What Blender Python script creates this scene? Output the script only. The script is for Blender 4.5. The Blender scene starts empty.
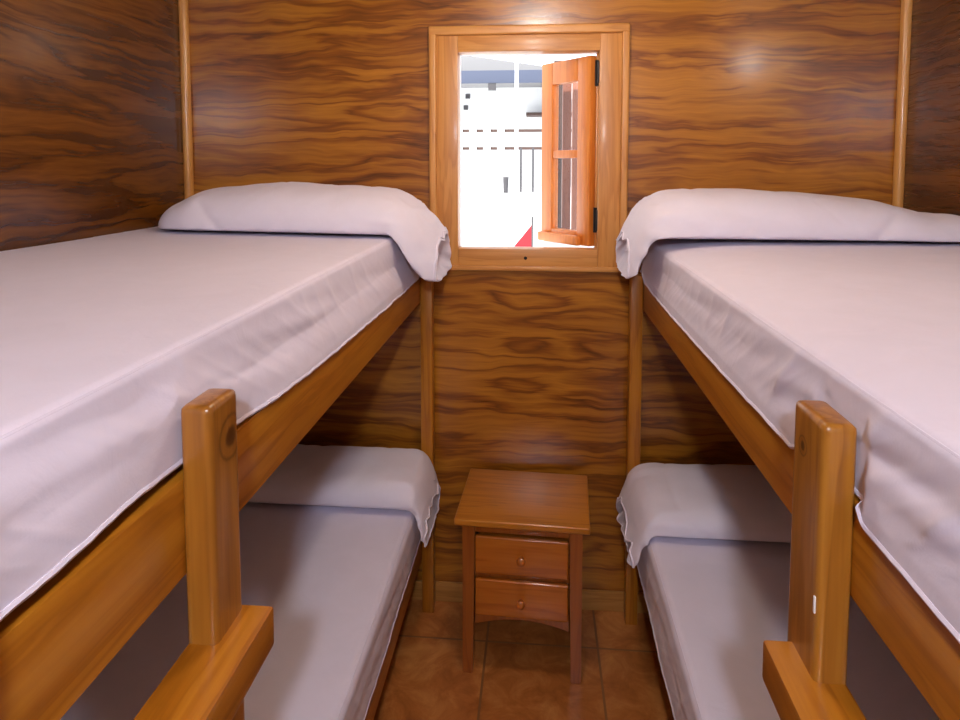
import bpy, bmesh, math, random
import numpy as np
from mathutils import Vector, Matrix, noise
random.seed(4)
sc = bpy.context.scene
COL = sc.collection

# ------------------------------------------------------------------ helpers
def link(name, me, mat=None, parent=None, loc=(0, 0, 0)):
    o = bpy.data.objects.new(name, me)
    COL.objects.link(o)
    o.location = loc
    if mat is not None:
        me.materials.append(mat)
    if parent is not None:
        o.parent = parent
    return o

def tag(o, label=None, cat=None, group=None, kind=None):
    if label: o['label'] = label
    if cat: o['category'] = cat
    if group: o['group'] = group
    if kind: o['kind'] = kind
    return o

def thing(name, label, cat, loc=(0, 0, 0), rz=0.0, group=None):
    o = bpy.data.objects.new(name, None)
    o.empty_display_size = 0.05
    COL.objects.link(o)
    o.location = loc
    o.rotation_euler = (0, 0, rz)
    return tag(o, label, cat, group)

class MB:
    """collects shapes into one mesh; coordinates are local to the thing"""
    def __init__(self): self.bm = bmesh.new()
    def box(self, x0, x1, y0, y1, z0, z1, bev=0.0, seg=2):
        b = bmesh.new()
        bmesh.ops.create_cube(b, size=1.0)
        for v in b.verts:
            v.co = Vector((x0 if v.co.x < 0 else x1, y0 if v.co.y < 0 else y1, z0 if v.co.z < 0 else z1))
        if x1 < x0 or y1 < y0 or z1 < z0:
            bmesh.ops.recalc_face_normals(b, faces=b.faces[:])
        if bev > 0:
            bmesh.ops.bevel(b, geom=b.edges[:], offset=bev, segments=seg, profile=0.6, affect='EDGES')
        return self._add(b)
    def tube(self, p0, p1, r0, r1=None, n=16, bev=0.0):
        r1 = r0 if r1 is None else r1
        p0, p1 = Vector(p0), Vector(p1)
        d = p1 - p0
        b = bmesh.new()
        bmesh.ops.create_cone(b, cap_ends=True, segments=n, radius1=r0, radius2=r1, depth=d.length)
        q = Vector((0, 0, 1)).rotation_difference(d.normalized())
        b.transform(Matrix.Translation((p0 + p1) / 2) @ q.to_matrix().to_4x4())
        return self._add(b)
    def lathe(self, prof, n=24, M=None):
        b = bmesh.new()
        rings = []
        for r, z in prof:
            rings.append([b.verts.new((r * math.cos(2 * math.pi * k / n), r * math.sin(2 * math.pi * k / n), z)) for k in range(n)])
        for a, c in zip(rings, rings[1:]):
            for k in range(n):
                b.faces.new((a[k], a[(k + 1) % n], c[(k + 1) % n], c[k]))
        b.faces.new(rings[0][::-1]); b.faces.new(rings[-1])
        if M is not None: b.transform(M)
        bmesh.ops.recalc_face_normals(b, faces=b.faces[:])
        return self._add(b)
    def prism(self, poly, y0, y1, bev=0.0):
        """polygon in x,z extruded from y0 to y1"""
        b = bmesh.new()
        A = [b.verts.new((x, y0, z)) for x, z in poly]
        B = [b.verts.new((x, y1, z)) for x, z in poly]
        n = len(poly)
        b.faces.new(A); b.faces.new(B[::-1])
        for k in range(n):
            b.faces.new((A[k], B[k], B[(k + 1) % n], A[(k + 1) % n]))
        bmesh.ops.recalc_face_normals(b, faces=b.faces[:])
        if bev > 0:
            bmesh.ops.bevel(b, geom=b.edges[:], offset=bev, segments=2, profile=0.6, affect='EDGES')
        return self._add(b)
    def _add(self, b):
        me = bpy.data.meshes.new('tmp')
        b.to_mesh(me); b.free()
        self.bm.from_mesh(me)
        bpy.data.meshes.remove(me)
        return self
    def build(self, name, mat, parent=None, loc=(0, 0, 0), smooth=True, off=(0, 0, 0)):
        if any(off):
            bmesh.ops.translate(self.bm, vec=Vector(off), verts=self.bm.verts[:])
        me = bpy.data.meshes.new(name)
        self.bm.to_mesh(me); self.bm.free()
        if smooth:
            me.polygons.foreach_set('use_smooth', [True] * len(me.polygons))
            try: me.set_sharp_from_angle(angle=math.radians(38))
            except Exception: pass
        return link(name, me, mat, parent, loc)

def grid_mesh(name, P, mat, parent=None, loc=(0, 0, 0), closed_v=False):
    """P: array [n,m,3] of points -> quad grid"""
    n, m, _ = P.shape
    L = Vector(loc)
    verts = [tuple(Vector(P[i, j]) - L) for i in range(n) for j in range(m)]
    faces = []
    for i in range(n - 1):
        for j in range(m if closed_v else m - 1):
            k = (j + 1) % m
            faces.append((i * m + j, i * m + k, (i + 1) * m + k, (i + 1) * m + j))
    me = bpy.data.meshes.new(name)
    me.from_pydata(verts, [], faces)
    bm = bmesh.new(); bm.from_mesh(me)
    bmesh.ops.recalc_face_normals(bm, faces=bm.faces[:])
    bm.to_mesh(me); bm.free()
    me.polygons.foreach_set('use_smooth', [True] * len(me.polygons))
    return link(name, me, mat, parent, loc)

# ------------------------------------------------------------------ materials
class NT:
    def __init__(self, name):
        self.m = bpy.data.materials.new(name); self.m.use_nodes = True
        self.t = self.m.node_tree; self.t.nodes.clear()
        self.out = self.t.nodes.new('ShaderNodeOutputMaterial')
    def n(self, typ, **kw):
        nd = self.t.nodes.new(typ)
        for k, v in kw.items():
            if k.startswith('i_'):
                key = k[2:].replace('_', ' ')
                nd.inputs[key].default_value = v
            else: setattr(nd, k, v)
        return nd
    def l(self, a, b): self.t.links.new(a, b)
    def math(self, op, a, b=None):
        nd = self.n('ShaderNodeMath', operation=op)
        for k, v in enumerate((a, b)):
            if v is None: continue
            if isinstance(v, (int, float)): nd.inputs[k].default_value = v
            else: self.l(v, nd.inputs[k])
        return nd.outputs[0]
    def ramp(self, fac, stops, interp='LINEAR'):
        nd = self.n('ShaderNodeValToRGB')
        cr = nd.color_ramp; cr.interpolation = interp
        while len(cr.elements) < len(stops): cr.elements.new(0.5)
        for e, (p, c) in zip(cr.elements, stops):
            e.position = p; e.color = (*c, 1) if len(c) == 3 else c
        self.l(fac, nd.inputs[0])
        return nd.outputs[0]
    def mix(self, fac, a, b, mode='MIX'):
        nd = self.n('ShaderNodeMix', data_type='RGBA', blend_type=mode)
        for s, v in ((0, fac), (6, a), (7, b)):
            if isinstance(v, (int, float)): nd.inputs[s].default_value = v
            elif isinstance(v, tuple): nd.inputs[s].default_value = (*v, 1)
            else: self.l(v, nd.inputs[s])
        return nd.outputs[2]
    def bsdf(self, color, rough=0.5, bump=None, bstr=0.2, bdist=0.002, **kw):
        p = self.n('ShaderNodeBsdfPrincipled')
        if isinstance(color, tuple): p.inputs['Base Color'].default_value = (*color, 1)
        else: self.l(color, p.inputs['Base Color'])
        if isinstance(rough, (int, float)): p.inputs['Roughness'].default_value = rough
        else: self.l(rough, p.inputs['Roughness'])
        for k, v in kw.items(): p.inputs[k.replace('_', ' ')].default_value = v
        if bump is not None:
            b = self.n('ShaderNodeBump'); b.inputs['Strength'].default_value = bstr
            b.inputs['Distance'].default_value = bdist
            self.l(bump, b.inputs['Height']); self.l(b.outputs[0], p.inputs['Normal'])
        self.l(p.outputs[0], self.out.inputs[0])
        return self.m

def plain(name, col, rough=0.5, **kw):
    return NT(name).bsdf(col, rough, **kw)

def plywood(name, axis, seed, dark, mid, light, knots=(), rough=0.30, k=4.2, bstr=0.18):
    """rotary-cut plywood: contour lines of a stretched noise; axis = grain direction"""
    t = NT(name)
    tc = t.n('ShaderNodeTexCoord')
    sp = t.n('ShaderNodeSeparateXYZ'); t.l(tc.outputs['Object'], sp.inputs[0])
    u = sp.outputs['X'] if axis == 'X' else sp.outputs['Y']
    v = sp.outputs['Z']
    # slight waviness of the grain
    c0 = t.n('ShaderNodeCombineXYZ'); t.l(u, c0.inputs[0]); t.l(v, c0.inputs[1]); c0.inputs[2].default_value = seed
    wav = t.n('ShaderNodeTexNoise', i_Scale=5.0, i_Detail=2.0); t.l(c0.outputs[0], wav.inputs['Vector'])
    dv = t.math('MULTIPLY', t.math('SUBTRACT', wav.outputs[0], 0.5), 0.05)
    vv = t.math('ADD', v, dv)
    def co(su, sv, w):
        c = t.n('ShaderNodeCombineXYZ')
        t.l(t.math('MULTIPLY', u, su), c.inputs[0]); t.l(t.math('MULTIPLY', vv, sv), c.inputs[1]); c.inputs[2].default_value = w
        return c.outputs[0]
    n1 = t.n('ShaderNodeTexNoise', i_Scale=1.0, i_Detail=4.0, i_Roughness=0.56, i_Distortion=0.5)
    t.l(co(1.25, 12.5, seed + 3.1), n1.inputs['Vector'])
    h = n1.outputs[0]
    for (ku, kv, amp, w) in knots:
        du = t.math('MULTIPLY', t.math('SUBTRACT', u, ku), 1.0 / w)
        dw = t.math('MULTIPLY', t.math('SUBTRACT', vv, kv), 3.6 / w)
        r2 = t.math('ADD', t.math('MULTIPLY', du, du), t.math('MULTIPLY', dw, dw))
        g = t.math('MULTIPLY', t.math('POWER', 2.718, t.math('MULTIPLY', r2, -1.0)), amp)
        h = t.math('ADD', h, g)
    ph = t.math('FRACT', t.math('MULTIPLY', h, k))
    band = t.ramp(ph, [(0.0, (0.12,) * 3), (0.16, (0.40,) * 3), (0.5, (0.92,) * 3), (0.8, (0.72,) * 3), (0.95, (0.3,) * 3), (1.0, (0.12,) * 3)])
    n2 = t.n('ShaderNodeTexNoise', i_Scale=1.0, i_Detail=4.0, i_Roughness=0.6)
    t.l(co(3.0, 95.0, seed + 9.0), n2.inputs['Vector'])
    n3 = t.n('ShaderNodeTexNoise', i_Scale=1.0, i_Detail=2.0)
    t.l(co(1.2, 2.6, seed + 5.0), n3.inputs['Vector'])
    s = t.math('ADD', t.math('MULTIPLY', band, 0.52), t.math('MULTIPLY', n2.outputs[0], 0.50))
    s = t.math('ADD', s, t.math('MULTIPLY', t.math('SUBTRACT', n3.outputs[0], 0.5), 0.55))
    col = t.ramp(s, [(0.12, dark), (0.45, mid), (0.92, light)])
    rg = t.math('ADD', t.math('MULTIPLY', n2.outputs[0], 0.12), rough - 0.06)
    hb = t.math('ADD', t.math('MULTIPLY', s, 0.5), t.math('MULTIPLY', n3.outputs[0], 2.0))
    return t.bsdf(col, rg, bump=hb, bstr=bstr, bdist=0.003, Coat_Weight=0.5, Coat_Roughness=0.17)

def timber(name, axis, dark, mid, light, rough=0.32, scale=1.0, knots=(), chip=None, coat=0.25):
    """solid varnished pine: straight grain along axis, varying from piece to piece"""
    t = NT(name)
    tc = t.n('ShaderNodeTexCoord'); oi = t.n('ShaderNodeObjectInfo')
    off = t.n('ShaderNodeVectorMath', operation='ADD')
    cr = t.n('ShaderNodeCombineXYZ')
    for q in range(3): t.l(t.math('MULTIPLY', oi.outputs['Random'], 7.0 + 3 * q), cr.inputs[q])
    t.l(tc.outputs['Object'], off.inputs[0]); t.l(cr.outputs[0], off.inputs[1])
    mp = t.n('ShaderNodeMapping')
    a, c = 1.6 * scale, 22.0 * scale
    mp.inputs['Scale'].default_value = {'X': (a, c, c), 'Y': (c, a, c), 'Z': (c, c, a)}[axis]
    t.l(off.outputs[0], mp.inputs[0])
    n1 = t.n('ShaderNodeTexNoise', i_Scale=1.0, i_Detail=3.0, i_Distortion=0.4); t.l(mp.outputs[0], n1.inputs['Vector'])
    mp2 = t.n('ShaderNodeMapping'); a, c = 6 * scale, 160 * scale
    mp2.inputs['Scale'].default_value = {'X': (a, c, c), 'Y': (c, a, c), 'Z': (c, c, a)}[axis]
    t.l(off.outputs[0], mp2.inputs[0])
    n2 = t.n('ShaderNodeTexNoise', i_Scale=1.0, i_Detail=2.0); t.l(mp2.outputs[0], n2.inputs['Vector'])
    band = t.math('FRACT', t.math('MULTIPLY', n1.outputs[0], 4.0))
    bw = t.ramp(band, [(0, (0.25,) * 3), (0.5, (0.9,) * 3), (0.9, (0.75,) * 3), (1, (0.25,) * 3)])
    s = t.math('ADD', t.math('MULTIPLY', bw, 0.55), t.math('MULTIPLY', n2.outputs[0], 0.45))
    col = t.ramp(s, [(0.15, dark), (0.5, mid), (0.9, light)])
    for (kx, ky, kz, r, kc) in knots:
        dv = t.n('ShaderNodeVectorMath', operation='DISTANCE'); dv.inputs[1].default_value = (kx, ky, kz)
        t.l(tc.outputs['Object'], dv.inputs[0])
        wob = t.math('ADD', dv.outputs['Value'], t.math('MULTIPLY', t.math('SUBTRACT', n2.outputs[0], 0.5), 0.004))
        f = t.ramp(t.math('DIVIDE', wob, r), [(0.0, (1,) * 3), (0.3, (0.85,) * 3), (0.45, (0.1,) * 3), (0.66, (0.1,) * 3), (0.78, (0.7,) * 3), (0.88, (0.1,) * 3), (1.0, (0,) * 3)])
        col = t.mix(f, col, kc)
    return t.bsdf(col, rough, bump=s, bstr=0.08, bdist=0.002, Coat_Weight=coat, Coat_Roughness=0.15)

def cloth(name, col, rough=0.85):
    t = NT(name)
    tc = t.n('ShaderNodeTexCoord')
    n1 = t.n('ShaderNodeTexNoise', i_Scale=14.0, i_Detail=4.0, i_Roughness=0.55, i_Distortion=0.6); t.l(tc.outputs['Object'], n1.inputs['Vector'])
    n2 = t.n('ShaderNodeTexNoise', i_Scale=420.0, i_Detail=1.0); t.l(tc.outputs['Object'], n2.inputs['Vector'])
    h = t.math('ADD', n1.outputs[0], t.math('MULTIPLY', n2.outputs[0], 0.04))
    c = t.mix(n1.outputs[0], tuple(x * 0.95 for x in col), tuple(min(1, x * 1.04) for x in col))
    return t.bsdf(c, rough, bump=h, bstr=0.22, bdist=0.008, Sheen_Weight=0.15)

M = {}
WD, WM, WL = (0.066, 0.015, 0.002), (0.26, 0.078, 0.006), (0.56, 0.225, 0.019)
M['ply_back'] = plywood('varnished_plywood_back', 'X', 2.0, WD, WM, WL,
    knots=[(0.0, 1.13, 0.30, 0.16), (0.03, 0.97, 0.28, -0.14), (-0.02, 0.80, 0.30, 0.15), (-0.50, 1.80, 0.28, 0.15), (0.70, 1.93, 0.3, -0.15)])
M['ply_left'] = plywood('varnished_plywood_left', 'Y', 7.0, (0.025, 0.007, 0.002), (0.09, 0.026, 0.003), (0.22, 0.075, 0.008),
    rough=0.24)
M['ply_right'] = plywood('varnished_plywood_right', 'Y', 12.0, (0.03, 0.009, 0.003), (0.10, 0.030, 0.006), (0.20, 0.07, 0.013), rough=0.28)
M['ply_ceiling'] = plywood('ceiling_boards', 'Y', 21.0, (0.16, 0.07, 0.02), (0.34, 0.18, 0.07), (0.5, 0.3, 0.13))
PD, PM, PL = (0.27, 0.080, 0.005), (0.41, 0.137, 0.008), (0.53, 0.21, 0.017)
M['pine_y'] = timber('varnished_pine_rail', 'Y', PD, PM, PL)
M['pine_x'] = timber('varnished_pine_cross', 'X', PD, PM, PL)
M['pine_z'] = timber('varnished_pine_post', 'Z', PD, PM, PL)
UD, UM, UL = (0.20, 0.066, 0.008), (0.32, 0.118, 0.013), (0.45, 0.19, 0.025)
M['up_left'] = timber('knotty_pine_upright', 'Z', UD, UM, UL,
    knots=[(0.0195, 0.012, 1.282, 0.034, (0.07, 0.02, 0.003))])
M['up_right'] = timber('pine_upright_with_knot', 'Z', UD, UM, UL,
    knots=[(-0.0195, 0.012, 1.275, 0.015, (0.05, 0.01, 0.002))])
M['trim'] = timber('light_pine_trim', 'Z', (0.48, 0.19, 0.04), (0.60, 0.27, 0.065), (0.70, 0.36, 0.10))
M['win_z'] = timber('window_pine_upright', 'Z', (0.42, 0.15, 0.03), (0.56, 0.235, 0.052), (0.70, 0.34, 0.09), rough=0.42, coat=0.1)
M['win_x'] = timber('window_pine_cross', 'X', (0.42, 0.15, 0.03), (0.56, 0.235, 0.052), (0.70, 0.34, 0.09), rough=0.42, coat=0.1)
M['sash'] = timber('sash_pine', 'Z', (0.62, 0.17, 0.022), (0.74, 0.23, 0.035), (0.84, 0.31, 0.06))
M['base'] = timber('baseboard_pine', 'X', (0.30, 0.13, 0.028), (0.42, 0.19, 0.045), (0.52, 0.26, 0.07))
M['ns_top'] = timber('nightstand_top_wood', 'X', (0.32, 0.10, 0.009), (0.47, 0.165, 0.014), (0.58, 0.22, 0.022), rough=0.3, coat=0.35)
M['ns_z'] = timber('nightstand_leg_wood', 'Z', (0.20, 0.046, 0.005), (0.30, 0.076, 0.008), (0.38, 0.11, 0.013), rough=0.28, coat=0.5)
M['ns_drawer'] = timber('nightstand_drawer_wood', 'X', (0.30, 0.07, 0.006), (0.44, 0.12, 0.011), (0.55, 0.17, 0.018), rough=0.24, coat=0.6)
M['sheet'] = cloth('white_cotton_sheet', (0.745, 0.69, 0.825))
M['case'] = cloth('white_cotton_pillowcase', (0.775, 0.73, 0.85))
M['ticking'] = cloth('grey_mattress_ticking', (0.12, 0.105, 0.11))
M['iron'] = plain('black_iron', (0.01, 0.008, 0.008), 0.45, Metallic=0.6)
M['knob'] = timber('turned_knob_wood', 'Y', (0.30, 0.07, 0.009), (0.40, 0.11, 0.014), (0.5, 0.15, 0.02), coat=0.6)
M['lampglass'] = plain('opal_glass', (0.9, 0.88, 0.85), 0.3)
M['white_paint'] = plain('white_render', (0.86, 0.86, 0.86), 0.8)
M['white_metal'] = plain('white_painted_metal', (0.85, 0.86, 0.88), 0.4)
M['eave'] = plain('grey_eave_paint', (0.25, 0.245, 0.25), 0.8)
M['awning'] = plain('blue_awning_cloth', (0.075, 0.088, 0.135), 0.85)
M['dark_rail'] = plain('brown_rail_paint', (0.07, 0.035, 0.025), 0.6)
M['dark_grey'] = plain('dark_grey_plastic', (0.06, 0.055, 0.06), 0.6)
M['red'] = plain('red_cloth', (0.42, 0.02, 0.03), 0.8)
M['pergola'] = timber('weathered_post', 'Z', (0.035, 0.010, 0.003), (0.05, 0.015, 0.005), (0.07, 0.022, 0.008), rough=0.6, coat=0)
def glass_mat():
    t = NT('window_glass')
    g = t.n('ShaderNodeBsdfGlossy', i_Roughness=0.02); tr = t.n('ShaderNodeBsdfTransparent')
    tr.inputs[0].default_value = (0.92, 0.92, 0.92, 1)
    mx = t.n('ShaderNodeMixShader'); mx.inputs[0].default_value = 0.035
    t.l(tr.outputs[0], mx.inputs[1]); t.l(g.outputs[0], mx.inputs[2])
    t.l(mx.outputs[0], t.out.inputs[0]); return t.m
M['glass'] = glass_mat()
def tile_mat():
    t = NT('terracotta_tiles')
    tc = t.n('ShaderNodeTexCoord'); mp = t.n('ShaderNodeMapping')
    mp.inputs['Location'].default_value = (0.125, 0.20, 0)
    t.l(tc.outputs['Object'], mp.inputs[0])
    br = t.n('ShaderNodeTexBrick', offset=0.0, squash=1.0)
    br.inputs['Scale'].default_value = 1.0
    br.inputs['Mortar Size'].default_value = 0.004
    br.inputs['Mortar Smooth'].default_value = 0.2
    br.inputs['Brick Width'].default_value = 0.372; br.inputs['Row Height'].default_value = 0.372
    br.inputs['Color1'].default_value = (0.9, 0.9, 0.9, 1); br.inputs['Color2'].default_value = (1.1, 1.1, 1.1, 1)
    br.inputs['Mortar'].default_value = (0, 0, 0, 1)
    t.l(mp.outputs[0], br.inputs['Vector'])
    n = t.n('ShaderNodeTexNoise', i_Scale=9.0, i_Detail=6.0, i_Roughness=0.65, i_Distortion=0.8); t.l(tc.outputs['Object'], n.inputs['Vector'])
    c = t.ramp(n.outputs[0], [(0.25, (0.24, 0.065, 0.014)), (0.5, (0.46, 0.155, 0.035)), (0.72, (0.64, 0.28, 0.08))])
    c = t.mix(1.0, c, br.outputs['Color'], 'MULTIPLY')
    c = t.mix(br.outputs['Fac'], c, (0.26, 0.11, 0.04))
    h = t.math('SUBTRACT', t.math('MULTIPLY', n.outputs[0], 0.4), br.outputs['Fac'])
    return t.bsdf(c, 0.34, bump=h, bstr=0.25, bdist=0.003)
M['tile'] = tile_mat()
def lampglow():
    t = NT('lit_opal_globe')
    e = t.n('ShaderNodeEmission', i_Strength=6.0); e.inputs[0].default_value = (1, 0.93, 0.84, 1)
    t.l(e.outputs[0], t.out.inputs[0]); return t.m
M['glow'] = lampglow()

# ------------------------------------------------------------------ the room
XW, YF, ZC = 1.243, -3.6, 2.36       # half width, front wall, ceiling
def struct(name, mb, mat, smooth=False):
    return tag(mb.build(name, mat, smooth=smooth), kind='structure')
struct('floor', MB().box(-XW - .1, XW + .1, YF - .1, 0.1, -0.08, 0.0), M['tile'])
struct('ceiling', MB().box(-XW - .1, XW + .1, YF - .1, 0.2, ZC, ZC + 0.08), M['ply_ceiling'])
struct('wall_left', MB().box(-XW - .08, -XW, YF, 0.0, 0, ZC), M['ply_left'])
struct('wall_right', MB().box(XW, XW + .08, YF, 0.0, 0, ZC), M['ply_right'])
struct('wall_front', MB().box(-XW - .08, XW + .08, YF - .08, YF, 0, ZC), M['ply_ceiling'])
OX0, OX1, OZ0, OZ1 = -0.242, 0.246, 1.316, 2.0     # clear opening
RX0, RX1, RZ0, RZ1 = OX0 - .03, OX1 + .03, OZ0 - .03, OZ1 + .03   # rough opening
def holed(y0, y1, x0, x1, z0, z1, a, b, c, d):
    m = MB()
    m.box(x0, a, y0, y1, z0, z1); m.box(b, x1, y0, y1, z0, z1)
    m.box(a, b, y0, y1, z0, c); m.box(a, b, y0, y1, d, z1)
    return m
struct('wall_back', holed(0.0, 0.05, -XW - .08, XW + .08, 0, ZC, RX0, RX1, RZ0, RZ1), M['ply_back'])
struct('wall_outside', holed(0.05, 0.13, -XW - .5, XW + .5, 0, ZC + .3, RX0 + .025, RX1, RZ0 + .02, RZ1 - .02), M['white_paint'])
struct('baseboard_back', MB().box(-XW, XW, -0.012, 0.0, 0.0, 0.072, 0.003), M['base'], True)
struct('trim_1', MB().tube((-XW + .009, -.009, 0), (-XW + .009, -.009, ZC), 0.0175, n=20), M['trim'], True)
struct('trim_2', MB().tube((XW - .009, -.009, 0), (XW - .009, -.009, ZC), 0.0175, n=20), M['trim'], True)

# window: lining + face frame + moulding (structure), casement sash as its parts
win = thing('window_1', None, None, (0, 0, 1.2)); tag(win, kind='structure')
zo = (0, 0, -1.2)
fr = MB()
fx0, fx1, fz0, fz1 = -0.318, 0.320, 1.240, 2.058
yb = 0.048
fr.box(fx0, OX0, -0.016, 0.0, fz0, fz1, .003); fr.box(OX1, fx1, -0.016, 0.0, fz0, fz1, .003)
fr.build('frame_upright', M['win_z'], win, off=zo)
f2 = MB()
f2.box(OX0, OX1, -0.016, 0.0, OZ1, fz1, .003); f2.box(OX0, OX1, -0.0165, 0.0, fz0, OZ0, .003)
f2.build('frame_cross', M['win_x'], win, off=zo)
ln = MB()
ln.box(RX0, OX0, 0.0, yb, OZ0, OZ1, .002); ln.box(OX1, RX1, 0.0, yb, OZ0, OZ1, .002)
ln.box(RX0, RX1, 0.0, yb, OZ1, RZ1, .002); ln.box(RX0, RX1, 0.0, yb, RZ0, OZ0, .002)
ln.box(OX1 + .001, RX1 - .001, yb + .0005, 0.135, RZ0 + .022, RZ1 - .022, .002)
ln.box(OX1 - .007, OX1 + .001, 0.034, yb, OZ0, OZ1, .001)
ln.build('jamb_lining', M['win_z'], win, off=zo)
for nm, mat, bx in (('moulding', 'win_z', (-0.3425, -0.316, 1.236, 2.062)), ('moulding', 'win_z', (0.318, 0.3445, 1.236, 2.062)),
                    ('moulding', 'win_x', (-0.343, 0.345, 2.056, 2.088))):
    m = MB(); m.box(bx[0], bx[1], -0.028, 0.0, bx[2], bx[3], .007, 3)
    m.build(nm, M[mat], win, off=zo)
MB().box(-0.318, 0.32, -0.024, 0.0, 1.2385, 1.256, .005).build('bottom_moulding', M['win_x'], win, off=zo)
# casement swung outwards, hinged on the right jamb
SW, SH, ST = 0.268, 0.672, 0.034
hx, hy = 0.2450, 0.060
ang = math.atan2(0.222, -0.180)
sash = bpy.data.objects.new('casement_sash', None); COL.objects.link(sash)
sash.parent = win; sash.location = (hx, hy, OZ0 + .004 - 1.2); sash.rotation_euler = (0, 0, ang)
# local: x from hinge (0) to free edge (SW); face seen from the room is +y side after rotation
def sb(name, x0, x1, z0, z1, y0=0, y1=ST, mat='sash', bev=.004):
    return MB().box(x0, x1, y0, y1, z0, z1, bev).build(name, M[mat], sash)
sb('stile', 0, 0.066, 0, SH); sb('stile', SW - .062, SW, 0, SH)
sb('rail', 0.066, SW - .062, SH - .082, SH); sb('rail', 0.066, SW - .062, 0, 0.05)
sb('glazing_bar', 0.066, SW - .062, 0.315, 0.345, .004, ST - .004)
sb('glass_pane', 0.062, SW - .058, 0.34, SH - .078, .014, .018, 'glass', 0)
sb('glass_pane', 0.062, SW - .058, 0.046, 0.32, .014, .018, 'glass', 0)
wb = MB()
wb.box(0.035, SW - .006, ST, ST + .024, 0.0, 0.036, .008, 3)
wb.build('weather_bar', M['sash'], sash)
for hz in (1.372, 1.885):
    h = MB(); h.tube((OX1 - .004, 0.034, hz), (OX1 - .004, 0.034, hz + .088), .0085, n=14)
    h.box(OX1 - .004, OX1 + .0005, 0.006, 0.05, hz + .008, hz + .08, .001)
    h.build('hinge', M['iron'], win, off=zo)
k = MB(); k.tube((-0.004, -0.0175, 1.284), (-0.004, -0.0155, 1.284), .006, n=14); k.build('screw_hole', M['iron'], win, off=zo)

# ------------------------------------------------------------------ bunk beds
def fbm(x, y, z): return noise.noise(Vector((x, y, z)))
L = dict(s=-1, xa=0.330, py0=-1.618, py1=-1.549, ptop=1.335, r0=1.130, r1=1.247, rung=1.05, ry=-1.543, rin=0.292,
         up='up_left', side='left')
R = dict(s=1, xa=0.357, py0=-1.576, py1=-1.490, ptop=1.322, r0=1.120, r1=1.236, rung=1.02, ry=-1.508, rin=0.322,
         up='up_right', side='right')
YH, YE = -0.032, -2.03
def bunk(P):
    s, xa = P['s'], P['xa']; xr = xa + 0.038
    base = (s * 0.8, -1.0, 0.0)
    off = tuple(-c for c in base)
    b = thing('bunk_bed', 'orange varnished pine bunk bed standing along the %s wall' % P['side'], 'bunk bed', base, group='bunk beds')
    def box(name, e0, e1, y0, y1, z0, z1, mat, bev=.004):
        x0, x1 = sorted((s * e0, s * e1))
        return MB().box(x0, x1, y0, y1, z0, z1, bev).build(name, M[mat], b, off=off)
    # posts
    box('post', xa - .004, xa + .038, -0.078, -0.034, 0, 1.238, 'pine_z')
    box('post', 1.198, 1.236, -0.078, -0.034, 0, P['r1'] - .004, 'pine_z')
    box('post', xa, xa + .038, YE, YE + .075, 0, P['ptop'], 'pine_z')
    box('post', 1.198, 1.236, YE, YE + .075, 0, P['r1'] - .004, 'pine_z')
    # rails
    box('side_rail', xr + .0005, xr + .032, YE, -0.034, P['r0'], P['r1'], 'pine_y', .005)
    box('side_rail', 1.166, 1.197, YE, -0.034, P['r0'], P['r1'], 'pine_y', .005)
    box('end_rail', xr + .033, 1.165, -0.062, -0.036, P['r0'], P['r1'] - .01, 'pine_x')
    box('end_rail', xr + .033, 1.165, YE, YE + .026, P['r0'], P['r1'] - .01, 'pine_x')
    box('lower_rail', xr + .0005, xr + .032, YE, -0.034, 0.20, 0.296, 'pine_y', .005)
    box('lower_rail', 1.166, 1.197, YE, -0.034, 0.20, 0.296, 'pine_y', .005)
    for k in range(11):
        y = -0.12 - k * 0.178
        box('slat', xr + .034, 1.164, y - .07, y, P['r1'] - .022, P['r1'] - .004, 'pine_x', .002)
        box('slat', xr + .034, 1.164, y - .07, y, 0.276, 0.294, 'pine_x', .002)
    # ladder: upright on the outside of the rail + chunky rungs to the foot post
    cx, cy = s * (xa + .019), (P['py0'] + P['py1']) / 2
    u = MB().box(-.019, .019, P['py0'] - cy, P['py1'] - cy, 0, P['ptop'], .009, 3).build('ladder_upright', M[P['up']], b)
    u.location = (cx - base[0], cy - base[1], 0)
    if s > 0:
        MB().box(-.0205, -.0185, -.0395, -.0355, 1.10, 1.12, .0009).build('paint_chip', M['white_paint'], u)
        tag(u.children[0], 'pale chip where the varnish is knocked off')
    for z in (P['rung'], 0.70, 0.37):
        box('rung', P['rin'], xa + .037, YE + .01, P['ry'], z - .052, z, 'pine_y', .005)
    return b
bunk(L); bunk(R)

def smooth1(a, n):
    k = np.ones(n) / n
    p = np.pad(a, (n // 2, n - 1 - n // 2), mode='edge')
    return np.convolve(p, k, 'valid')

def mattress(P, z0, z1, e0, label, ew=1.234, ya=-0.036):
    s = P['s']; x0, x1 = sorted((s * e0, s * ew))
    base = ((x0 + x1) / 2, -1.0, z0)
    m = MB().box(x0, x1, -1.945, ya - .004, z0, z1, .012, 3)
    o = m.build('mattress', M['ticking'], off=tuple(-c for c in base), loc=base)
    tag(o, label, 'mattress', 'mattresses')
    return o

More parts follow.
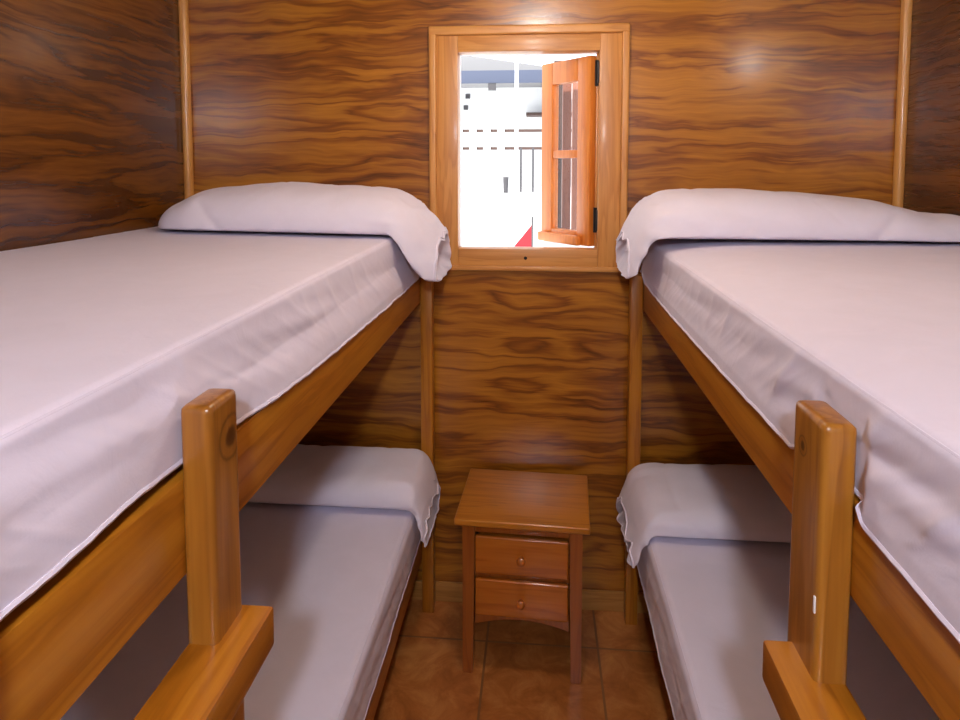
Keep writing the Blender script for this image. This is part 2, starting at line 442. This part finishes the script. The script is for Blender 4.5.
def sheet(P, prof, seed, label, hemf, amp=0.006, dents=(), side_amp=0.006, bulge=None, topwave=0.004, tuck=None, tilt=0.0, slump=0.0, ew=1.236, ya=-0.036):
    """prof: e_crease, z_top, e_hem, r ; hemf(y)->hem height. dents: (y0,y1,e_min,zmax)"""
    s = P['s']; ec, zt, eh, r = prof
    ys = np.linspace(ya, -1.95, 400)
    nt, na, nsd = 60, 9, 42
    rows = []
    for y in ys:
        dec = bulge(y) if bulge else 0.0
        e_c = ec + dec; e_h = eh + dec; zh = hemf(y)
        pts = [(ew, zt - .008)]
        for e in np.linspace(ew - .011, e_c + r, nt): pts.append((e, zt))
        for a in np.linspace(0, math.pi / 2, na)[1:]: pts.append((e_c + r - r * math.sin(a), zt - r + r * math.cos(a)))
        for q in np.linspace(0, 1, nsd)[1:]:
            pts.append((e_c + (e_h - e_c) * q, zt - r + (zh - zt + r) * q))
        pts = [(e, z - slump * math.exp(-max(0, e - e_c) / .10) * (z - zh) / (zt - zh)) for e, z in pts]
        row = []
        for i, (e, z) in enumerate(pts):
            onside = max(0.0, (i - nt - 2) / (nsd + 6.0))
            onside = min(1.0, onside)
            # broad softness on top
            n0 = fbm(e * 2.1 + seed, y * 1.6, seed) * topwave + fbm(e * 7 + seed, y * 3.1 + e * 3, 3 + seed) * topwave * 0.45
            # long pulls running diagonally over the edge
            q = max(0.0, 1 - max(0, e - e_c) / 0.30)
            d1 = 1 - abs(fbm((y + z * 0.8 - e * 0.8) * 7.0 + seed, (e + z) * 1.6, 9 + seed)) * 2
            d2 = fbm(y * 2.6 + seed, z * 26 + y * 3.0, 5 + seed)
            d3 = 1 - abs(fbm((y * 1.0 + z * 1.6) * 21.0 + seed, z * 2.2 + y * 1.5, 19 + seed)) * 2
            sa = side_amp * (0.42 + 0.58 * min(1, max(0, (-y - .9) / .6)))
            w = sa * (0.8 * max(0, d1) ** 3 + 0.45 * max(0, d3) ** 3 * onside + 1.0 * d2)
            w = max(w, -.003) * (1 - 0.55 * max(0, onside * 1.5 - .5))
            calm = 0.45 if y > -.55 else 1.0
            wz = calm * n0 * (1 - onside) + 0.12 * w * q * (1 - onside)
            we = -w * min(1, onside * 2.2) * 1.1
            if i == 0: wz = we = 0
            if onside == 0 and i > 0: wz = min(max(wz, -.005), .006) * (1 if slump == 0 or e > .6 else .5)
            e2, z2 = e + we, z + wz + tilt * (e - .4) / .84 * (1 - onside)
            if tuck is not None and e2 > tuck[0] - .004:
                e2 -= min(1, max(0, (tuck[1] + .065 - z2) / .06)) * (e2 - tuck[0] + .004)
            for (a, bb, em, zm) in dents:
                ra, rb = (.02, .035) if s > 0 else (.22, .22)
                t = min(1, max(0, (y - a + ra + .006) / ra)) * min(1, max(0, (bb + .01 + rb - y) / rb))
                t = t * t * (3 - 2 * t) * min(1, max(0, (zm + .03 - z2) / .04))
                if tuck is not None and z2 < tuck[1] + .005 and em > tuck[0]: t = 0
                if e2 < em: e2 = e2 + (em - e2) * t
            row.append((s * e2, y, z2))
        # thick stitched hem: the last centimetres flare a little
        rows.append(row)
    Pn = np.array(rows)
    base = (s * 0.8, -1.0, zt)
    o = grid_mesh('bed_sheet', Pn, M['sheet'], loc=base)
    md = o.modifiers.new('thick', 'SOLIDIFY'); md.thickness = 0.003; md.offset = 0
    tag(o, label, 'bed sheet', 'bed sheets')
    # sewn hem along the aisle edge and the seam along the top edge
    for nm, j, rad in (('seam', nt + 4, .0022), ('hem', Pn.shape[1] - 1, .004)):
        hem = MB()
        hp = []
        for i in range(0, len(ys)):
            p = Pn[i, j]; hp.append((p[0], p[1], p[2]))
        b = bmesh.new(); n = 6; rings = []
        for p in hp:
            rings.append([b.verts.new((p[0] + rad * math.cos(a), p[1], p[2] + rad * math.sin(a))) for a in [2 * math.pi * k / n for k in range(n)]])
        for A, B in zip(rings, rings[1:]):
            for k in range(n): b.faces.new((A[k], A[(k + 1) % n], B[(k + 1) % n], B[k]))
        bmesh.ops.recalc_face_normals(b, faces=b.faces[:])
        hem.bm.free(); hem.bm = b
        hem.build(nm, M['sheet'], o, off=tuple(-c for c in base))
    return o

def pts(y, ks):
    xs = [k[0] for k in ks][::-1]; vs = [k[1] for k in ks][::-1]
    return float(np.interp(y, xs, vs))
# upper left
mattress(L, 1.2485, 1.374, 0.3935, 'grey mattress of the upper left bunk, a dark strip showing under its sheet')
sheet(L, (0.388, 1.392, 0.374, 0.013), 1.7, 'white sheet covering the upper left bunk down to its rail',
      lambda y: pts(y, [(0, 1.246), (-.07, 1.246), (-.14, 1.228), (-.5, 1.228), (-.95, 1.236), (-1.2, 1.243), (-1.5, 1.258), (-1.65, 1.266), (-1.8, 1.268), (-1.9, 1.269), (-2, 1.270)])
                + (.004 * fbm(y * 9, 1, 2) + .002 * fbm(y * 31, 4, 2)) * min(1, abs(y) * 4),
      dents=[(-1.618, -1.549, .376, 1.34)], side_amp=.011, tuck=(0.368, 1.247), tilt=.013)
mattress(R, 1.2375, 1.350, 0.418, 'mattress of the upper right bunk, under its white sheet')
sheet(R, (0.398, 1.388, 0.4025, 0.012), 5.3, 'white sheet covering the upper right bunk, with soft sideways folds',
      lambda y: pts(y, [(0, 1.246), (-.07, 1.246), (-.14, 1.222), (-.5, 1.214), (-.9, 1.216), (-1.40, 1.222), (-1.455, 1.2425), (-1.585, 1.2425), (-1.602, 1.224), (-2, 1.212)])
                + (.003 * fbm(y * 9, 1, 7) + .0015 * fbm(y * 31, 4, 2)) * min(1, abs(y) * 4) * (0 if -1.605 < y < -1.43 else 1),
      dents=[(-1.576, -1.490, .4005, 1.335)], side_amp=.012, tuck=(0.395, 1.236), slump=.026)
squeeze = lambda lim: (lambda y: lim * min(1, max(0, (-1.2 - y) / .2)))
mattress(L, 0.2975, 0.513, 0.412, 'mattress of the lower left bunk, under its white sheet', 1.19, -.086)
sheet(L, (0.340, 0.530, 0.355, 0.022), 8.1, 'white sheet covering the lower left bunk, shaded by the bed above',
      lambda y: .338 + .006 * fbm(y * 5, 2, 4), bulge=squeeze(.044), side_amp=.009, ew=1.193, ya=-.083)
mattress(R, 0.2975, 0.513, 0.430, 'mattress of the lower right bunk, under its white sheet', 1.19, -.086)
sheet(R, (0.362, 0.530, 0.366, 0.022), 11.4, 'white sheet covering the lower right bunk, shaded by the bed above',
      lambda y: .330 + .006 * fbm(y * 5, 2, 6), bulge=squeeze(.056), side_amp=.009, ew=1.193, ya=-.083)

def pillow(P, secs, seed, label, group='pillows', wr=.006, pw=0.62, zpow=0.9, tilt=0.0, fwd=0.0, up=0.0, mid=0.13):
    """secs: rows (e, z_bottom, z_top, y_front, y_back) from the wall end to the aisle end (open pillowcase)"""
    s = P['s']; S = np.array(secs)
    N, Kr = 150, 72
    S[:, 1] += tilt * np.maximum(0, S[:, 0] - .4) / .84 + up; S[:, 2] += tilt * np.maximum(0, S[:, 0] - .4) / .84 + up; S[:, 3] -= fwd
    tpar = np.r_[0, np.cumsum(np.hypot(np.diff(S[:, 0]), np.diff(S[:, 2]) * .8))]
    tt = np.linspace(0, tpar[-1], N)
    C = [smooth1(np.interp(tt, tpar, S[:, q]), 9) for q in range(5)]
    rows = []
    for i in range(N):
        e, zb, zt_, yf, yk = (C[q][i] for q in range(5))
        yc, hy = (yf + yk) / 2, (yk - yf) / 2
        row = []
        endk = max(0, (i - N * .72) / (N * .28))
        for j in range(Kr):
            a = 2 * math.pi * j / Kr
            ca, sa = math.cos(a), math.sin(a)
            y = yc + hy * math.copysign(abs(ca) ** pw, ca)
            v = math.copysign(abs(sa) ** zpow, sa)
            zmid = zb + (zt_ - zb) * mid
            z = zmid + v * ((zt_ - zmid) if v > 0 else (zmid - zb))
            fd = max(0, 1 - abs(fbm(e * 6 + z * 7 + seed, (z - y * .5) * 2.5, seed + 2)) * 3.2)
            w = wr * (-.7 * fd ** 2 + fbm(e * 5 + seed, y * 9, z * 9) + .5 * fbm(e * 14 + y * 9 + seed, y * 12, seed))
            # gathers towards the open end
            g = .019 * endk * (1 - abs(fbm(seed + y * 17 + z * 9, z * 15 - y * 6, e * 3)) * 2.2)
            # diagonal crease across the front
            cr = -.006 * math.exp(-((e - S[0, 0] + .28 - (z - zb) * .9) / .018) ** 2) * (1 if v < .75 and ca < 0 else 0)
            k = (w + g + cr)
            if sa < -.2: k = max(-.001, k * .1)
            row.append((s * (e + .5 * g * endk), y + k * ca * .8, z + max(k, 0 if sa < 0 else -1) * sa))
        rows.append(row)
    rows = np.array(rows)
    # close the wall end
    c0 = rows[0].mean(axis=0)
    first = [c0 + (rows[0] - c0) * f for f in (.02, .45, .8)]
    body = np.concatenate([np.array(first), rows])
    # fold the mouth of the pillowcase inwards
    cl = rows[-1].mean(axis=0)
    prev = rows[-12].mean(axis=0)
    m1 = cl + (rows[-1] - cl) * .965
    m2 = rows[-14] * .5 + (cl + prev) / 2 * .5
    m3 = np.repeat(((rows[-20].mean(axis=0) + prev) / 2)[None], Kr, 0) + (rows[-16] - rows[-16].mean(axis=0)) * .05
    body = np.concatenate([body, m1[None], m2[None], m3[None]])
    base = (s * S[:, 0].mean(), S[:, 3:].mean(), S[:, 1].max())
    o = grid_mesh('pillow', body, M['case'], loc=base, closed_v=True)
    tag(o, label, 'pillow', group)
    # stitched hem ring round the mouth
    ring = []
    b = bmesh.new(); n = 6
    for j in range(Kr):
        p = Vector(rows[-3][j]); c = Vector(rows[-3].mean(axis=0))
        d = (p - c).normalized()
        ring.append([b.verts.new(p + d * .0035 * math.cos(t) + Vector((s * .004 * math.sin(t), 0, 0))) for t in [2 * math.pi * k / n for k in range(n)]])
    for j in range(Kr):
        A, B = ring[j], ring[(j + 1) % Kr]
        for k in range(n): b.faces.new((A[k], A[(k + 1) % n], B[(k + 1) % n], B[k]))
    bmesh.ops.recalc_face_normals(b, faces=b.faces[:])
    h = MB(); h.bm.free(); h.bm = b
    h.build('pillowcase_hem', M['case'], o, off=tuple(-c for c in base))
    return o

zu = 1.400
pillow(L, [(1.172, zu, zu + .024, -.25, -.14), (1.15, zu, zu + .042, -.30, -.09), (1.10, zu, zu + .080, -.375, -.05), (1.00, zu, zu + .126, -.403, -.045),
           (.75, zu, zu + .150, -.405, -.042), (.55, zu, zu + .142, -.402, -.042), (.45, zu, zu + .135, -.40, -.042), (.405, zu + .001, zu + .124, -.40, -.045),
           (.375, zu - .002, zu + .112, -.395, -.05), (.345, zu - .07, zu + .092, -.385, -.06), (.31, zu - .13, zu + .058, -.37, -.075),
           (.275, zu - .15, zu + .018, -.345, -.09), (.248, zu - .142, zu - .02, -.32, -.10)],
       3.3, 'white pillow on the upper left bunk, its open end sagging beside the window', tilt=.013, fwd=.055, up=-.0005)
zr = 1.396
pillow(R, [(1.228, zr, zr + .068, -.38, -.18), (1.20, zr, zr + .076, -.385, -.16), (1.15, zr, zr + .070, -.395, -.10), (1.10, zr, zr + .090, -.40, -.06), (1.0, zr, zr + .114, -.402, -.045),
           (.85, zr, zr + .130, -.405, -.042), (.66, zr, zr + .141, -.405, -.042), (.50, zr, zr + .138, -.402, -.042), (.42, zr, zr + .13, -.40, -.045),
           (.385, zr + .001, zr + .112, -.395, -.05), (.352, zr - .012, zr + .09, -.385, -.06), (.328, zr - .10, zr + .056, -.375, -.07), (.308, zr - .128, zr + .02, -.35, -.08),
           (.294, zr - .122, zr - .03, -.325, -.09)],
       6.1, 'white pillow on the upper right bunk, flattened towards the right wall', fwd=.05, up=.0005)
zl = 0.538
pillow(L, [(1.175, zl, zl + .03, -.33, -.15), (1.1, zl, zl + .075, -.355, -.09), (.9, zl, zl + .096, -.37, -.084), (.6, zl, zl + .098, -.37, -.084), (.45, zl, zl + .094, -.37, -.084),
           (.375, zl, zl + .086, -.37, -.085), (.346, zl + .001, zl + .072, -.37, -.087), (.33, zl - .004, zl + .055, -.37, -.089), (.314, zl - .06, zl + .03, -.37, -.09), (.302, zl - .105, zl - .005, -.365, -.095),
           (.292, zl - .125, zl - .055, -.35, -.11)],
       9.2, 'white pillow on the lower left bunk, half in shadow', pw=.5, zpow=.75, mid=.3, fwd=.03, up=.003)
pillow(R, [(1.175, zl, zl + .03, -.36, -.15), (1.1, zl, zl + .07, -.39, -.09), (.9, zl, zl + .084, -.42, -.084), (.6, zl, zl + .086, -.42, -.084), (.47, zl, zl + .082, -.42, -.084),
           (.395, zl, zl + .072, -.415, -.085), (.362, zl - .002, zl + .056, -.41, -.087), (.343, zl - .055, zl + .026, -.40, -.09), (.325, zl - .10, zl - .015, -.39, -.095),
           (.310, zl - .115, zl - .06, -.375, -.11)],
       13.5, 'white pillow on the lower right bunk, half in shadow, beside the nightstand', pw=.5, zpow=.75, mid=.3, fwd=.06, up=.003)

# ------------------------------------------------------------------ nightstand
ns = thing('nightstand', 'small reddish wooden nightstand with two drawers between the lower bunks', 'nightstand', (0.002, -0.205, 0), math.radians(-2.6))
hw, hd = 0.208, 0.172
MB().box(-hw, hw, -hd - .004, hd, .499, .52, .005, 3).build('tabletop', M['ns_top'], ns)
lw, lx, ly = 0.040, 0.186, 0.150
for sx in (-1, 1):
    for sy in (-1, 1):
        b = bmesh.new()
        bmesh.ops.create_cube(b, size=1)
        for v in b.verts:
            top = v.co.z > 0
            inner = (v.co.x * sx < 0)
            x = sx * lx if not inner else sx * (lx - (lw if top else .032))
            innery = (v.co.y * sy < 0)
            y = sy * ly if not innery else sy * (ly - (lw if top else .032))
            v.co = (x, y, .4995 if top else 0)
        bmesh.ops.recalc_face_normals(b, faces=b.faces[:])
        bmesh.ops.bevel(b, geom=b.edges[:], offset=.003, segments=2, affect='EDGES')
        h = MB(); h.bm.free(); h.bm = b; h.build('leg', M['ns_z'], ns)
il = lx - lw
for sx in (-1, 1):
    xa, xb = sorted((sx * (lx - .008), sx * (lx - .022)))
    MB().box(xa, xb, -ly + lw, ly - lw, .18, .4995).build('side_panel', M['ns_z'], ns)
MB().box(-il, il, ly - .02, ly - .01, .18, .4995).build('back_panel', M['ns_z'], ns)
MB().box(-il, il, -ly + .03, ly - .02, .185, .192).build('bottom_panel', M['ns_z'], ns)
MB().box(-il, il, -ly + .006, -ly + .024, .466, .4995, .001).build('top_rail', M['ns_z'], ns)
MB().box(-il, il, -ly + .006, -ly + .024, .322, .345, .001).build('middle_rail', M['ns_z'], ns)
ap = [(-il, .215), (il, .215), (il, .165)]
for k in range(1, 12):
    x = il - 2 * il * k / 12; ap.append((x, .165 + .024 * (1 - (x / il) ** 2)))
ap.append((-il, .165))
MB().prism(ap, -ly + .006, -ly + .024).build('apron', M['ns_z'], ns)
for z0, z1 in ((.342, .462), (.206, .324)):
    d = MB()
    d.box(-il + .002, il - .002, -ly - .012, -ly + .006, z0, z1, .006, 3)
    d.box(-il + .006, il - .006, -ly + .02, ly - .03, z0 + .01, z1 - .02) 
    dr = d.build('drawer', M['ns_drawer'], ns)
    kz = (z0 + z1) / 2
    Mx = Matrix.Translation((0.0, -ly - .012, kz)) @ Matrix.Rotation(math.radians(90), 4, 'X')
    kk = MB().lathe([(.007, -.001), (.007, .008), (.0105, .012), (.014, .018), (.0135, .023), (.009, .027), (.003, .0285)], 20, Mx)
    kk.build('knob', M['knob'], dr)

# ------------------------------------------------------------------ unseen lamps (behind the photographer and overhead), one added for evenness
def lamp(x, y, z, power, r=.09, label='', wall=False, col=(1, 1, 1)):
    t = thing('wall_lamp' if wall else 'unseen_ceiling_lamp', label, 'lamp', (x, y, z))
    if wall:
        MB().box(.02, XW - x - .002, -.03, .03, -.03, .03, .004).build('bracket', M['white_metal'], t)
    else:
        h = ZC - z
        MB().tube((0, 0, h - .02), (0, 0, h - .001), .07).build('canopy', M['white_metal'], t)
        MB().tube((0, 0, r * .9), (0, 0, h - .02), .008).build('stem', M['white_metal'], t)
    g = MB().lathe([(r * math.sin(a) + 1e-4, -r * math.cos(a)) for a in np.linspace(0.02, math.pi - .02, 16)], 28)
    o = g.build('globe', M['glow'].copy(), t)
    e = [n for n in o.data.materials[0].node_tree.nodes if n.type == 'EMISSION'][0]
    e.inputs[0].default_value = (*col, 1)
    e.inputs[1].default_value = power / (4 * math.pi ** 2 * r * r)
    return t
lamp(.06, -2.85, 2.01, 80, .05, 'opal globe lamp hanging near the door end of the room', col=(0.81, 0.87, 1.0))
lamp(.03, -0.85, 2.20, 18, .05, 'added opal globe lamp hanging over the aisle, evening out the light', col=(1, 0.88, 0.74))  # added fill lamp, out of view: brightens the far end of the bunks
lamp(1.15, -1.34, 2.15, 4.5, .05, 'small opal wall lamp above the right bunk', wall=True, col=(1, .9, .8))

# ------------------------------------------------------------------ outside the window
struct('ground', MB().box(-14, 14, 0.13, 30, -0.1, 0.0), M['white_paint'])
CX, CY, CZ = 0.04, -2.32, 1.61
def out(px, py, Y):
    Z = Y - CY
    return CX + (px - 538.6) * Z / 660., CZ - (py - 165) * Z / 660.
# white retaining terrace with a railing on it
Y = 5.2
xa_, zt_ = out(400, 193, Y); xb_, _ = out(760, 193, Y)
tag(MB().box(xa_, xb_, Y, Y + 2.2, 0, zt_, .01).build('terrace_wall', M['white_paint']), 'white rendered terrace wall across the yard, seen through the window', 'wall')
rl = thing('terrace_railing', 'white railing with thin brown rails standing on the terrace wall outside', 'railing', (0, Y + .1, zt_))
ro = (0, -Y - .1, -zt_)
for zz in (131, 148.5):
    _, z = out(0, zz, Y + .1)
    MB().box(xa_, xb_, Y + .09, Y + .11, z - .016, z + .016).build('rail', M['dark_rail'], rl, off=ro)
for px in list(range(406, 512, 14)) + [566, 580, 594, 608, 622, 636]:
    x, zb = out(px - 6.5, 193, Y + .08); x2, zt = out(px + 0.5, 127, Y + .08)
    MB().box(x, x2, Y + .06, Y + .085, zb, zt, .004).build('picket', M['white_metal'], rl, off=ro)
for px in (521, 533):
    x, z0 = out(px, 192, Y + .1); _, z1 = out(px, 148, Y + .1)
    MB().box(x - .013, x + .013, Y + .086, Y + .114, z0, z1, .002).build('baluster', M['dark_grey'], rl, off=ro)
x, z0 = out(506, 193, Y + .04); _, z1 = out(506, 178, Y + .04)
bn = thing('litter_bin', 'small dark bin on the terrace wall outside', 'bin', (x, Y + .03, z0))
MB().tube((0, 0, .001), (0, 0, z1 - z0), .027, .032).build('body', M['dark_grey'], bn)
MB().tube((0, 0, z1 - z0 + .001), (0, 0, z1 - z0 + .012), .034).build('lid', M['dark_grey'], bn)
x, z1 = out(516.5, 55, 3.4)
tag(MB().tube((x, 3.4, 0), (x, 3.4, z1 + .6), .016).build('lamp_pole', M['white_metal']), 'thin white pole standing in the yard outside', 'pole')
# building across the yard
Yb = 9.5
bd = thing('building', 'white building across the yard with a grey eave, seen through the window', 'building', (0, Yb, 0))
bo = (0, -Yb, 0)
MB().box(-9, 9, Yb, Yb + 5, 0, 3.2).build('facade', M['white_paint'], bd, off=bo)
x0, z0 = out(380, 43, Yb - 1.2); x1, z1 = out(566, 72, Yb - 1.2)
_, zb = out(0, 80, Yb - 1.2)
MB().prism([(x0, zb), (x1, zb), (x1, z1), (x0, z0)], Yb - 1.2, Yb - .002).build('eave', M['eave'], bd, off=bo)
for px, py in ((466, 108), (468, 97)):
    x, z = out(px, py, Yb)
    MB().box(x - .04, x + .04, Yb - .03, Yb + .01, z - .04, z + .04).build('wall_vent', M['dark_grey'], bd, off=bo)
Ya = Yb - 1.6
x0, zt = out(420, 71.5, Ya); x1, zb = out(660, 84, Ya)
aw = thing('awning', 'blue-grey awning along the building outside', 'awning', (0, Ya, zb))
MB().box(x0, x1, Ya, Ya + .05, zb, zt, .01).build('valance', M['awning'], aw, off=(0, -Ya, -zb))
MB().box(x0, x1, Ya + .051, Ya + .36, zt - .05, zt - .01).build('canopy', M['awning'], aw, off=(0, -Ya, -zb))
for px in (492,):
    x, z = out(px, 84, Ya); _, z2 = out(px, 91, Ya)
    MB().box(x - .06, x + .06, Ya + .01, Ya + .06, z2, z).build('bracket', M['dark_grey'], aw, off=(0, -Ya, -zb))
x0, z = out(526, 115, Yb - .4); x1, _ = out(600, 115, Yb - .4)
tag(MB().box(x0, x1, Yb - .45, Yb - .002, z - .02, z + .03, .005).build('wall_shelf', M['dark_rail']), 'reddish brown ledge on the building wall outside', 'ledge')
# red pennant just beyond the sill
Yp = 1.5
x0, z0 = out(510, 247, Yp); x1, z1 = out(532.5, 225, Yp)
pn = thing('pennant', 'red triangular cloth pennant on a thin dark pole outside the window', 'flag', (x1, Yp, 0))
MB().tube((0, 0, 0), (0, 0, z1 + .05), .006).build('pole', M['dark_grey'], pn)
MB().prism([(x0 - x1, z0 - .03), (-.004, z1), (-.004, z0 - .03)], -.004, .004).build('cloth', M['red'], pn)
# brown porch post beyond the open sash
M['post_mid'] = timber('reddish_post', 'Z', (0.12, 0.024, 0.006), (0.18, 0.04, 0.010), (0.24, 0.06, 0.016), rough=0.6, coat=0)
M['post_pale'] = timber('pale_post', 'Z', (0.24, 0.075, 0.035), (0.32, 0.105, 0.05), (0.40, 0.14, 0.07), rough=0.6, coat=0)
tag(MB().box(0.07, 0.40, 0.95, 1.55, 0, 1.22, .005).build('porch_parapet', M['white_paint']), 'low white parapet under the brown porch posts outside', 'parapet')
for a, b_, yy, mt, lb in ((553, 561.5, 1.0, 'pergola', 'dark brown porch post seen through the glass of the open sash'),
                    (562, 570.5, 1.2, 'post_mid', 'reddish porch post behind the open sash, between the dark and the pale one'),
                    (571.5, 581, 1.4, 'post_pale', 'pale porch post nearest the hinges behind the open sash')):
    x0, _ = out(a, 0, yy); x1, _ = out(b_, 0, yy)
    tag(MB().box(x0, x1, yy, yy + .09, 1.2205, 1.6 + .158 * (yy + 2.32), .006).build('porch_post', M[mt]), lb, 'post', 'porch posts')

# ------------------------------------------------------------------ daylight
w = bpy.data.worlds.new('sky'); sc.world = w; w.use_nodes = True
bg = w.node_tree.nodes['Background']
bg.inputs[0].default_value = (0.86, 0.92, 1.0, 1); bg.inputs[1].default_value = 2.2
sun = bpy.data.lights.new('sun', 'SUN'); sun.energy = 9.0; sun.angle = math.radians(1.5); sun.color = (1, .97, .92)
so = bpy.data.objects.new('sun', sun); COL.objects.link(so)
so.rotation_euler = Vector((0.45, 1.0, -1.15)).to_track_quat('-Z', 'Y').to_euler()

# ------------------------------------------------------------------ camera
cam = bpy.data.cameras.new('camera'); cam.sensor_fit = 'HORIZONTAL'; cam.sensor_width = 36.0
cam.lens = 36.0 * 660 / 960
cam.shift_y = -(360 - 213) / 960.0
cam.clip_start = 0.02
co = bpy.data.objects.new('camera', cam); COL.objects.link(co)
psi, p = math.atan(58.5 / 660.), math.atan(48 / 660.)
fw = Vector((-math.sin(psi) * math.cos(p), math.cos(psi) * math.cos(p), -math.sin(p)))
rt = Vector((math.cos(psi), math.sin(psi), 0)); up = rt.cross(fw)
Mx = Matrix((rt, up, -fw)).transposed().to_4x4(); Mx.translation = Vector((CX, CY, CZ))
co.matrix_world = Mx
sc.camera = co

sc.view_settings.view_transform = 'Standard'; sc.view_settings.look = 'None'
sc.view_settings.gamma = 1.0; sc.view_settings.use_curve_mapping = False
sc.view_settings.exposure = -0.12
